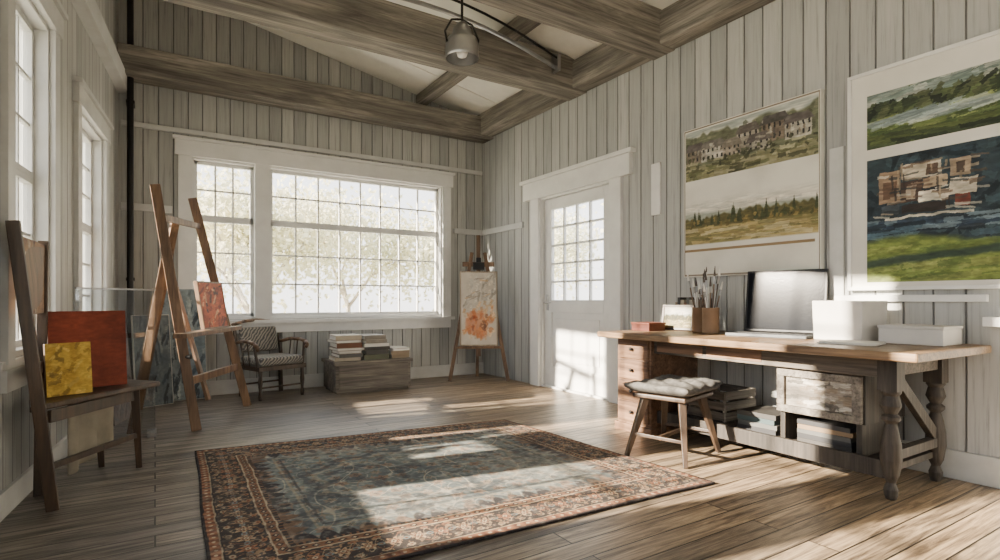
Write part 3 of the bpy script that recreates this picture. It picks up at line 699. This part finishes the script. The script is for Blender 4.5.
for i in range(4):
    h=.03; o=MB().box((3.36,2.08,z+h/2),(.28,.26,h),rz(rnd.uniform(-.05,.05))).done('folder',covers[(7,10,4,1)[i]],bevel=.001); tag(o,'flat dark portfolio folder stacked on the desk shelf','folder','folders on the lower shelf'); z+=h+.0006
e=thing('wooden_crate','small slatted grey wooden crate on the desk shelf','crate',(3.40,2.46,.166))
MB().b(-.17,.17,-.15,.15,0,.012).done('bottom',DESKG,e)
for sy in (-1,1):
    mb=MB()
    for z in (.02,.09,.16): mb.b(-.17,.17,sy*.15-.006,sy*.15+.006,z,z+.055)
    for x in (-.155,.155): mb.b(x-.012,x+.012,sy*.138-.008,sy*.138+.008,.012,.215)
    mb.done('side_panel',CRATE,e,bevel=.001)
for sx in (-1,1):
    mb=MB()
    for z in (.02,.09,.16): mb.b(sx*.17-.006,sx*.17+.006,-.144,.144,z,z+.055)
    mb.b(sx*.16-.004,sx*.16+.004,-.02,.02,.012,.21)
    mb.done('end_panel',DESKGY,e,bevel=.001)
# desk items
DZ=.7605
e=thing('laptop','open dark laptop with blue-black screen on the wooden desk','laptop',(3.50,2.12,DZ),yaw(-1,-.2))
MB().b(-.25,.25,-.13,.20,0,.02).done('base',paint('laptop_grey',(.30,.31,.32),.45,.1,.4),e)
MB().b(-.21,.21,-.07,.09,.0201,.023).done('keyboard',paint('keyboard_grey',(.10,.10,.11),.6,.3),e,bevel=0)
mb=MB(); R=Matrix.Rotation(math.radians(8),3,'X'); mb.box(R@Vector((0,0,.215))+Vector((0,-.135,.02)),(.52,.014,.43),R); mb.done('screen_lid',BLACK,e)
SCR=paint('laptop_screen',(.045,.06,.085),.12,.4,spec=.12)
mb=MB(); mb.box(R@Vector((0,.0085,.215))+Vector((0,-.135,.02)),(.49,.003,.40),R); mb.done('screen',SCR,e,bevel=0)
def taperbin(name,label,loc,R,w,d,h,mat,cat='box'):
    e=thing(name,label,cat,loc,R); mb=MB(); bm=mb.bm; k2=.95
    def ring(a,b_,z): return [bm.verts.new(p) for p in ((-a,-b_,z),(a,-b_,z),(a,b_,z),(-a,b_,z))]
    r=[ring(w/2*k2,d/2*k2,0),ring(w/2,d/2,h),ring(w/2-.012,d/2-.012,h),ring(w/2*k2-.012,d/2*k2-.012,.01)]
    bm.faces.new(r[0]); bm.faces.new(r[3])
    for a,b_ in zip(r,r[1:]):
        for i in range(4): bm.faces.new((a[i],a[(i+1)%4],b_[(i+1)%4],b_[i]))
    mb.done('body',mat,e,bevel=.006)
    return e
BINM=paint('bin_white',(.80,.79,.77),.6,.08)
taperbin('storage_bin','white open storage box on the desk beside the laptop',(3.52,1.67,DZ),rz(-.05),.28,.29,.235,BINM)
e=thing('flat_box','long low white lidded box beside the storage box','box',(3.56,1.33,DZ)); MB().b(-.12,.12,-.15,.15,0,.085).done('body',BINM,e); MB().b(-.125,.125,-.155,.155,.085,.10).done('lid',BINM,e)
for i in range(2):
    o=MB().box((3.22+.01*i,1.52,DZ+.004+i*.0065),(.20,.28,.006),rz(.2+.1*i)).done('paper_sheet_pad',PAPER,bevel=.001); tag(o,'thin white paper pad lying on the desk','paper','paper pads on the desk')
# jars w brushes
JAR=paint('jar_ceramic',(.52,.40,.30),.5,.25); JAR2=paint('jar_wood',(.58,.47,.37),.5,.2)
def jar(x,y,mat,n,seed,r=.05,h=.15):
    e=thing('brush_jar','round pot on the desk holding paint brushes','jar',(x,y,DZ))
    MB().lathe((0,0,0),[(0,0),(r*.92,0),(r,.01),(r,h),(r*1.06,h+.004),(r*.9,h+.004),(r*.9,.012),(0,.012)],24).done('body',mat,e,bevel=0,smooth=True)
    rr=random.Random(seed)
    for i in range(n):
        a=2*math.pi*i/n+rr.uniform(-.1,.1); l=rr.uniform(.32,.48)
        k3=(r*(.66 if i%2 else .34))/h; b0=Vector((x+math.cos(a)*r*.12,y+math.sin(a)*r*.12,DZ+.016))
        dr=Vector((math.cos(a)*k3,math.sin(a)*k3,1)).normalized()
        t2=b0+dr*l
        p=thing('paint_brush','slim wooden paint brush standing in a pot','brush',b0,None,'brushes in the desk jars')
        MB().cyl(b0,b0+dr*(l*.72),.0035,.005,8).done('handle',[EASEL,DARKW,WHITE][i%3],p,True,bevel=0)
        MB().cyl(b0+dr*(l*.72),b0+dr*(l*.84),.0065,.0075,8).done('ferrule',METAL,p,True,bevel=0)
        MB().cyl(b0+dr*(l*.84),t2,.009,.002,8).done('bristles',[DARKW,PAPER][i%2],p,True,bevel=0)
jar(3.42,2.66,JAR,10,1,.054,.18); jar(3.36,2.52,JAR2,10,2,.058,.18)
e=thing('wooden_box','small red-brown wooden box on the end of the desk','box',(3.28,3.03,DZ))
MB().b(-.09,.09,-.09,.09,0,.05).done('body',paint('red_brown',(.38,.18,.12),.5,.25),e); MB().b(-.095,.095,-.095,.095,.05,.065).done('lid',paint('red_brown_lid',(.44,.23,.16),.5,.2),e)
painting('small framed landscape sketch propped on the desk',(3.46,2.90,DZ+.003),(-1,-.3),math.radians(12),.26,.20,lambda u,v:landscape(u,v,77)*.8,DARKW,.018,.02,80)
UP=Matrix(((0,-1,0),(0,0,-1),(1,0,0)))
yy=3.02
for i in range(6):
    h=.022+.006*(i%3); w=.22+.02*((i*2)%3)
    book(3.66,yy,DZ+w/2+.001,w,.16,h,0,i*5+2,'upright books on the desk','upright book standing against the wall on the desk',R=UP,spine=1); yy-=h+.001

# ---------------------------------------------------------------- stool
CUSH=paint('cushion_grey',(.40,.39,.375),.95,.4,sc=30)
e=thing('stool','low wooden stool with a worn rumpled grey tufted cushion','stool',(2.85,2.42,0),rz(math.radians(14)),scale=.94)
for sx in (-1,1):
    for sy in (-1,1):
        MB().beam((sx*.26,sy*.21,0),(sx*.14,sy*.13,.41),.028,.028,.050).done('leg',DARKW,e)
for q in (((-.215,-.18,.15),(-.215,.18,.15)),((.215,-.18,.15),(.215,.18,.15)),((-.215,0,.15),(.215,0,.15))):
    MB().beam(*q,.022).done('stretcher',DARKW,e)
MB().b(-.22,.22,-.19,.19,.400,.430).done('seat',DARKW,e,bevel=.008)
mb=MB(); bm=mb.bm
gx,gy=36,30
def cu(i,j,top):
    x=-1+2*i/gx; y=-1+2*j/gy
    ed=max(0,1-max(abs(x),abs(y))**5)**.5; tuf=.011*(math.cos(x*math.pi*3)*math.cos(y*math.pi*2))+.006*math.sin(x*9+y*5)*math.sin(y*11-x*3)
    z=.470+ (1 if top else -1)*(.036*ed) + (tuf*ed if top else 0)+ .022*max(0,abs(x)-.75)*4
    return (x*.28,y*.235,z)
tv=[[bm.verts.new(cu(i,j,True)) for j in range(gy+1)] for i in range(gx+1)]
bv=[[bm.verts.new(cu(i,j,False)) for j in range(gy+1)] for i in range(gx+1)]
for i in range(gx):
    for j in range(gy):
        bm.faces.new((tv[i][j],tv[i+1][j],tv[i+1][j+1],tv[i][j+1])); bm.faces.new((bv[i][j],bv[i][j+1],bv[i+1][j+1],bv[i+1][j]))
bmesh.ops.remove_doubles(bm,verts=bm.verts,dist=.0005)
mb.done('cushion',CUSH,e,bevel=0,smooth=True)

# ---------------------------------------------------------------- left chair (world)
e=thing('wooden_chair','dark brown wooden chair with tall reclined back, canvases on it','chair',(-.3,3.7,0))
cA,cB,cC=Vector((-.41,3.34,0)),Vector((-.08,3.93,0)),Vector((-.27,4.06,0))
for p in (cB,cC):
    MB().beam(p,(p.x-.02,p.y-.05,.475),.03,.03,.045).done('leg',DARKW,e,True)
tA2=Vector((-.545,3.28,1.36)); fD=Vector((-.50,3.62,0)); tD=Vector((-.515,3.86,1.32))
MB().beam(cA,tA2,.05,.035).done('back_post',DARKW,e,True)
MB().beam(fD,tD,.045,.03).done('back_post',DARKW,e,True)
def backpanel(z0,z1,name,mt,off=0,canvas=False):
    a=L(cA,tA2,z0/1.36);b_=L(fD,tD,z0/1.32);c=L(fD,tD,z1/1.32);d=L(cA,tA2,z1/1.36); nn=(b_-a).cross(d-a).normalized()*.008
    if nn.x<0: nn=-nn
    if canvas:
        P=[np.array(q+nn*1.15) for q in (a,b_,c,d)]
        o=gridobj(name,70,70,lambda u,v:(P[0]*(1-u)[:,None]+P[1]*u[:,None])*(1-v)[:,None]+(P[3]*(1-u)[:,None]+P[2]*u[:,None])*v[:,None],sepia,VC)
        o.parent=e; o.matrix_parent_inverse=e.matrix_basis.inverted(); return
    mb=MB(); bm=mb.bm
    f1=[bm.verts.new(p+nn) for p in (a,b_,c,d)]; f2=[bm.verts.new(p-nn) for p in (a,b_,c,d)]
    bm.faces.new(f1); bm.faces.new(f2[::-1])
    for i in range(4): bm.faces.new((f1[i],f1[(i+1)%4],f2[(i+1)%4],f2[i]))
    mb.done(name,mt,e,True)
backpanel(.93,1.30,'back_board',EASEL); backpanel(.935,1.295,'painted_panel',VC,canvas=True); backpanel(.62,.68,'back_rail',DARKW)
mb=MB(); bm=mb.bm
pts=[(-.49,3.30),(.03,3.95),(-.18,4.20),(-.54,3.62)]
ST=.505
lo=[bm.verts.new((*p,ST-.03)) for p in pts]; hi=[bm.verts.new((*p,ST)) for p in pts]
bm.faces.new(lo[::-1]); bm.faces.new(hi)
for i in range(4): bm.faces.new((lo[i],lo[(i+1)%4],hi[(i+1)%4],hi[i]))
mb.done('seat',DARKW,e,True,bevel=.008)
MB().beam((-.43,3.38,.44),(-.11,3.87,.44),.02,.06).done('seat_rail',DARKW,e,True)
MB().beam((-.425,3.38,.2),(-.095,3.90,.2),.02,.03).done('stretcher',DARKW,e,True)
ZS=ST+.003
painting('small golden yellow abstract canvas standing on the wooden chair',(-.375,3.60,ZS),(.45,-.89),math.radians(6),.20,.27,yellow,DARKW,0,.02,70)
painting('dark rust-red canvas standing on the wooden chair',(-.315,3.84,ZS),(.30,-.95),math.radians(5),.36,.43,brown,DARKW,0,.04,80)
# acrylic panel standing on floor
e=thing('acrylic_panel','clear acrylic sheet standing upright between chair and easel','panel',(-.2,4.65,0))
MB().beam((-.42,4.32,.55),(.0,4.86,.55),.006,1.04,up=(0,0,1)).done('sheet',ACR,e,True,bevel=0)
MB().beam((-.42,4.32,1.075),(.0,4.86,1.075),.012,.012).done('edge_strip',METAL,e,True,bevel=0)
for x,y in ((-.40,4.34),(-.02,4.82)): MB().b(x-.03,x+.03,y-.09,y+.09,0,.03).done('foot',METAL,e,True)
# canvases leaning at back-left
painting('large pale blue-grey canvas leaning in the corner',(.22,6.29,0.003),(.1,-1),math.radians(8),.46,1.12,blueg,PAPER,.004,.03,90)
painting('blue-grey abstract canvas leaning against the wall',(.0,6.10,0.003),(.4,-1),math.radians(7),.32,.86,lambda u,v:blueg(u,v)*.75,PAPER,.004,.03,90)
painting('small blue canvas resting by the panelled wall',(-.22,5.50,0.003),(.95,-.3),math.radians(5),.42,.72,lambda u,v:blueg(v,u)*.6+red_abs(u,v,12)*.2,DARKW,.004,.03,80)
painting('off-white canvas leaning under the window',(-.36,4.98,0.003),(.995,-.096),math.radians(4),.40,.68,lambda u,v:mixn((.66,.65,.62),(.54,.53,.50),fbm(u*4,v*4,4)),PAPER,.004,.03,60)
# cloth beside the chair
mb=MB(); bm=mb.bm; nx,nz=24,14; V=[]
for i in range(nx+1):
    col=[]
    for j in range(nz+1):
        s_=i/nx; zz=.470-.36*j/nz*(1-.25*s_); base=Vector((-.375,3.52,0)).lerp(Vector((-.20,3.80,0)),s_)
        off=.018*math.sin(s_*16)*(j/nz); col.append(bm.verts.new((base.x+off,base.y-off*.5,zz)))
    V.append(col)
for i in range(nx):
    for j in range(nz): bm.faces.new((V[i][j],V[i+1][j],V[i+1][j+1],V[i][j+1]))
o=mb.done('draped_cloth',paint('linen',(.58,.55,.49),.9,.2),bevel=0,smooth=True); o.modifiers.new('s','SOLIDIFY').thickness=.004
tag(o,'pale linen cloth hanging below the chair seat','cloth')

# ---------------------------------------------------------------- outside
GR=paint('outside_ground',(.80,.79,.72),.9,.15)
st(MB().b(-60,60,-60,60,-.5,-.35).done('ground',GR,bevel=0))
def leafmat():
    m,nt,b=newmat('leaves'); f=noise(nt,mapping(nt,(.8,)*3),1,4)
    c=ramp(nt,f,[(.3,s2l((.80,.81,.72))),(.7,s2l((.92,.89,.77)))]); nt.links.new(c,b.inputs['Base Color']); b.inputs['Roughness'].default_value=.8
    tl=N(nt,'ShaderNodeBsdfTranslucent'); nt.links.new(c,tl.inputs[0]); mx=N(nt,'ShaderNodeMixShader'); mx.inputs[0].default_value=.5
    nt.links.new(b.outputs[0],mx.inputs[1]); nt.links.new(tl.outputs[0],mx.inputs[2]); nt.links.new(mx.outputs[0],nt.nodes['Material Output'].inputs[0])
    return m
LEAF=leafmat(); BARK=wood('bark',(.60,.57,.53),(.76,.72,.67),'z',5,.9)
def tree_mesh(seed,h):
    rr=random.Random(seed); mb=MB(); tips=[]
    def grow(p,d,l,r,lv):
        q=p+d*l; mb.cyl(p,q,r,r*.65,7)
        if lv>=1: tips.append(q); tips.append(p+d*l*.6)
        if lv==4: return
        for i in range(3):
            nd=(d+Vector((rr.uniform(-.9,.9),rr.uniform(-.9,.9),rr.uniform(-.35,.4)))).normalized(); grow(q,nd,l*rr.uniform(.6,.78),r*.55,lv+1)
    grow(Vector((0,0,-.4)),Vector((0,0,1)),h*.27,.09,0)
    P=np.array([tips[rr.randrange(len(tips))] for _ in range(5200)])+np.random.normal(0,.40,(5200,3))
    P=P[P[:,2]>.1]
    return mb,P
for ti,(h,places) in enumerate(((5.8,[(-.8,12.5),(4.2,14.0),(9.0,13.5)]),(5.0,[(1.6,11.4),(6.6,11.8),(8.6,6.5)]))):
    mb,P=tree_mesh(ti+5,h)
    n=len(P); a=np.random.normal(size=(n,3)); a/=np.linalg.norm(a,axis=1)[:,None]; b_=np.cross(a,np.random.normal(size=(n,3))); b_/=np.linalg.norm(b_,axis=1)[:,None]
    s_=np.random.uniform(.03,.055,(n,1)); vs=np.stack([P-a*s_*1.5,P+b_*s_,P+a*s_*1.5,P-b_*s_],1).reshape(-1,3)
    me=bpy.data.meshes.new('leaves'); me.from_pydata(vs.tolist(),[],[(4*i,4*i+1,4*i+2,4*i+3) for i in range(n)]); me.materials.append(LEAF)
    tr=None
    for pi,(x,y) in enumerate(places):
        e=thing('tree','pale leafy garden tree outside the window','tree',(x,y,-.35),rz(pi*2.1),'trees in the garden')
        if tr is None: o=mb.done('trunk',BARK,e,bevel=0,shift=False); tr=o.data
        else: o=bpy.data.objects.new('trunk',tr); C.objects.link(o); o.parent=e
        f=bpy.data.objects.new('foliage',me); C.objects.link(f); f.parent=e; f['kind']='stuff'

# ---------------------------------------------------------------- light
w=bpy.data.worlds.new('World'); bpy.context.scene.world=w; w.use_nodes=True; nt=w.node_tree
bg=nt.nodes['Background']
tc=N(nt,'ShaderNodeTexCoord'); sp=N(nt,'ShaderNodeSeparateXYZ'); nt.links.new(tc.outputs['Generated'],sp.inputs[0])
nt.links.new(ramp(nt,sp.outputs[2],[(0,(1,.97,.93)),(.35,(.92,.95,1.0)),(1,(.80,.88,1))]),bg.inputs[0]); bg.inputs[1].default_value=4.6
sd=Vector((1,-.17,-.38)).normalized()
l=bpy.data.lights.new('sun','SUN'); l.energy=58; l.angle=math.radians(1.0); l.color=(1,.86,.67)
o=bpy.data.objects.new('sun',l); C.objects.link(o); o.rotation_euler=sd.to_track_quat('-Z','Y').to_euler()

# ---------------------------------------------------------------- camera
cd=bpy.data.cameras.new('camera'); cam=bpy.data.objects.new('camera',cd); C.objects.link(cam)
cd.sensor_width=36; cd.lens=549/1000*36; cd.shift_y=.02; cd.clip_start=.02
cam.location=(0,0,1.0); cam.rotation_euler=(math.pi/2,0,-math.radians(32.15))
bpy.context.scene.camera=cam
